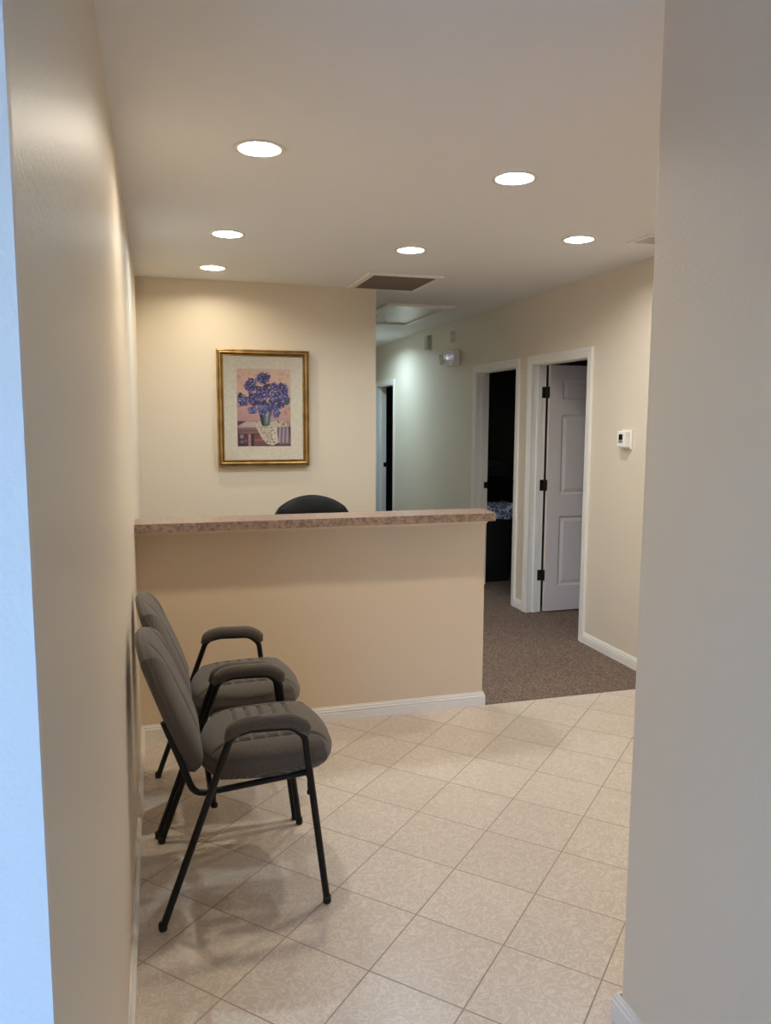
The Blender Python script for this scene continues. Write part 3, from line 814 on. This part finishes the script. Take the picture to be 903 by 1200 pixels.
# ------------------------------------------------------------------ things in the dark office
t = thing('trash_bin', 'tall black bin with a crumpled blue plastic liner in the dark doorway', 'bin', (3.20, 7.10, .004))
def rring(bm, hx_, hy_, r, z, n=6):
    out = []
    for (sx, sy, a0) in ((1, 1, 0), (-1, 1, PI/2), (-1, -1, PI), (1, -1, 3*PI/2)):
        for k in range(n+1):
            a = a0+PI/2*k/n; out.append(bm.verts.new((sx*(hx_-r)+r*math.cos(a), sy*(hy_-r)+r*math.sin(a), z)))
    return out
def loft(bm, rings, cap0=True, cap1=True):
    for A, B in zip(rings, rings[1:]):
        n = len(A)
        for k in range(n): bm.faces.new((A[k], A[(k+1) % n], B[(k+1) % n], B[k]))
    if cap0: bm.faces.new(rings[0][::-1])
    if cap1: bm.faces.new(rings[-1])
bm = bmesh.new(); loft(bm, [rring(bm, .125, .125, .03, 0), rring(bm, .128, .128, .035, .01), rring(bm, .150, .15, .04, .66), rring(bm, .158, .158, .042, .662), rring(bm, .158, .158, .042, .69), rring(bm, .146, .146, .04, .69), rring(bm, .120, .12, .03, .03)])
smooth_by_angle(obj('bin_body', bm, 'plastic_black', t), 40)
bm = bmesh.new()
for k in range(4): box(bm, -.112, -.092, -.1500, -.138, .50+k*.034, .515+k*.034, .002)
obj('side_ribs', bm, plain('rib_plastic', (34, 31, 28), .5), t)
bm = bmesh.new(); rings = []; random.seed(3)
for lvl, (sc, z) in enumerate(((1.02, .635), (1.07, .66), (1.10, .70), (1.06, .745), (.92, .765), (.75, .745), (.6, .70))):
    rg = rring(bm, .158*sc, .158*sc, .045*sc, z, 8)
    for i, v in enumerate(rg):
        w = math.sin(i*1.7+lvl)*.010+random.uniform(-.008, .008)
        d = Vector((v.co.x, v.co.y, 0)).normalized(); v.co += d*w; v.co.z += random.uniform(-.014, .014)+math.sin(i*.9)*.012
    rings.append(rg)
loft(bm, rings, False, True); obj('bin_liner', bm, 'bin_liner', t, True)['label'] = 'crumpled pale blue plastic liner'
# desk with a printer at the far side of that office
t = thing('desk', 'dark desk deep inside the unlit office behind the bin', 'desk', (4.75, 10.35, .004))
bm = bmesh.new(); box(bm, -.85, .85, -.38, .38, .72, .75, .004); obj('desktop', bm, 'desk', t)
for s in (-1, 1):
    bm = boxes((s*.62-.2, s*.62+.2, -.33, .35, 0, .72)); ped = obj('pedestal', bm, 'desk', t)
    for k in range(3):
        bm = bmesh.new(); box(bm, s*.62-.185, s*.62+.185, -.35, -.33, .04+k*.225, .25+k*.225, .004); d = obj('drawer', bm, 'desk', ped)
        bm = bmesh.new(); tube(bm, fillet([(s*.62-.06, -.35, .2+k*.225), (s*.62-.06, -.375, .2+k*.225), (s*.62+.06, -.375, .2+k*.225), (s*.62+.06, -.35, .2+k*.225)], .01, 3), .005, 8); obj('drawer_pull', bm, 'bronze', d)
t = thing('printer', 'grey printer on the desk in the unlit office', 'printer', (4.52, 10.30, .754))
M['printer_grey'] = plain('printer_plastic', (84, 84, 88), .5)
bm = bmesh.new(); box(bm, -.22, .22, -.2, .2, 0, .2, .015, 3); obj('body', bm, 'printer_grey', t)
bm = bmesh.new(); box(bm, -.2, .2, -.18, .2, .2, .24, .01, 2); obj('scanner_lid', bm, 'printer_grey', t)
bm = bmesh.new(); box(bm, -.15, .15, -.32, -.2, .04, .055, .003); obj('paper_tray', bm, 'plastic_dark', t)

# ------------------------------------------------------------------ daylight and camera
w = bpy.data.worlds.new('sky'); scn.world = w; w.use_nodes = True
nt = w.node_tree; bg = nt.nodes['Background']
sky = nt.nodes.new('ShaderNodeTexSky'); sky.sky_type = 'NISHITA'; sky.sun_disc = False; sky.sun_elevation = math.radians(38); sky.sun_rotation = math.radians(0)
sky.dust_density = .2; sky.ozone_density = 5
mul = nt.nodes.new('ShaderNodeMixRGB'); mul.blend_type = 'MULTIPLY'; mul.inputs[0].default_value = 1; mul.inputs[2].default_value = (.74, .90, 1.12, 1)
nt.links.new(sky.outputs[0], mul.inputs[1]); nt.links.new(mul.outputs[0], bg.inputs['Color']); bg.inputs['Strength'].default_value = 2.4
scn.cycles.diffuse_bounces = 12; scn.cycles.max_bounces = 16

F, yaw, pitch, roll, CH = 914.76, math.radians(16.2836), math.radians(-6.7953), math.radians(.2245), 1.5946
cam = bpy.data.cameras.new('camera'); co = bpy.data.objects.new('camera', cam); COL.objects.link(co)
cam.sensor_fit = 'HORIZONTAL'; cam.sensor_width = 36; cam.lens = 36*F/903; cam.clip_start = .02
fwd = Vector((math.sin(yaw)*math.cos(pitch), math.cos(yaw)*math.cos(pitch), math.sin(pitch)))
right = Vector((math.cos(yaw), -math.sin(yaw), 0)); up = right.cross(fwd)
r2 = right*math.cos(roll)+up*math.sin(roll); u2 = -right*math.sin(roll)+up*math.cos(roll)
co.matrix_world = Matrix(((r2.x, u2.x, -fwd.x, 0), (r2.y, u2.y, -fwd.y, 0), (r2.z, u2.z, -fwd.z, CH), (0, 0, 0, 1)))
scn.camera = co
vs = scn.view_settings
vs.view_transform = 'Standard'; vs.look = 'None'; vs.gamma = 1; vs.use_curve_mapping = False; vs.exposure = 0
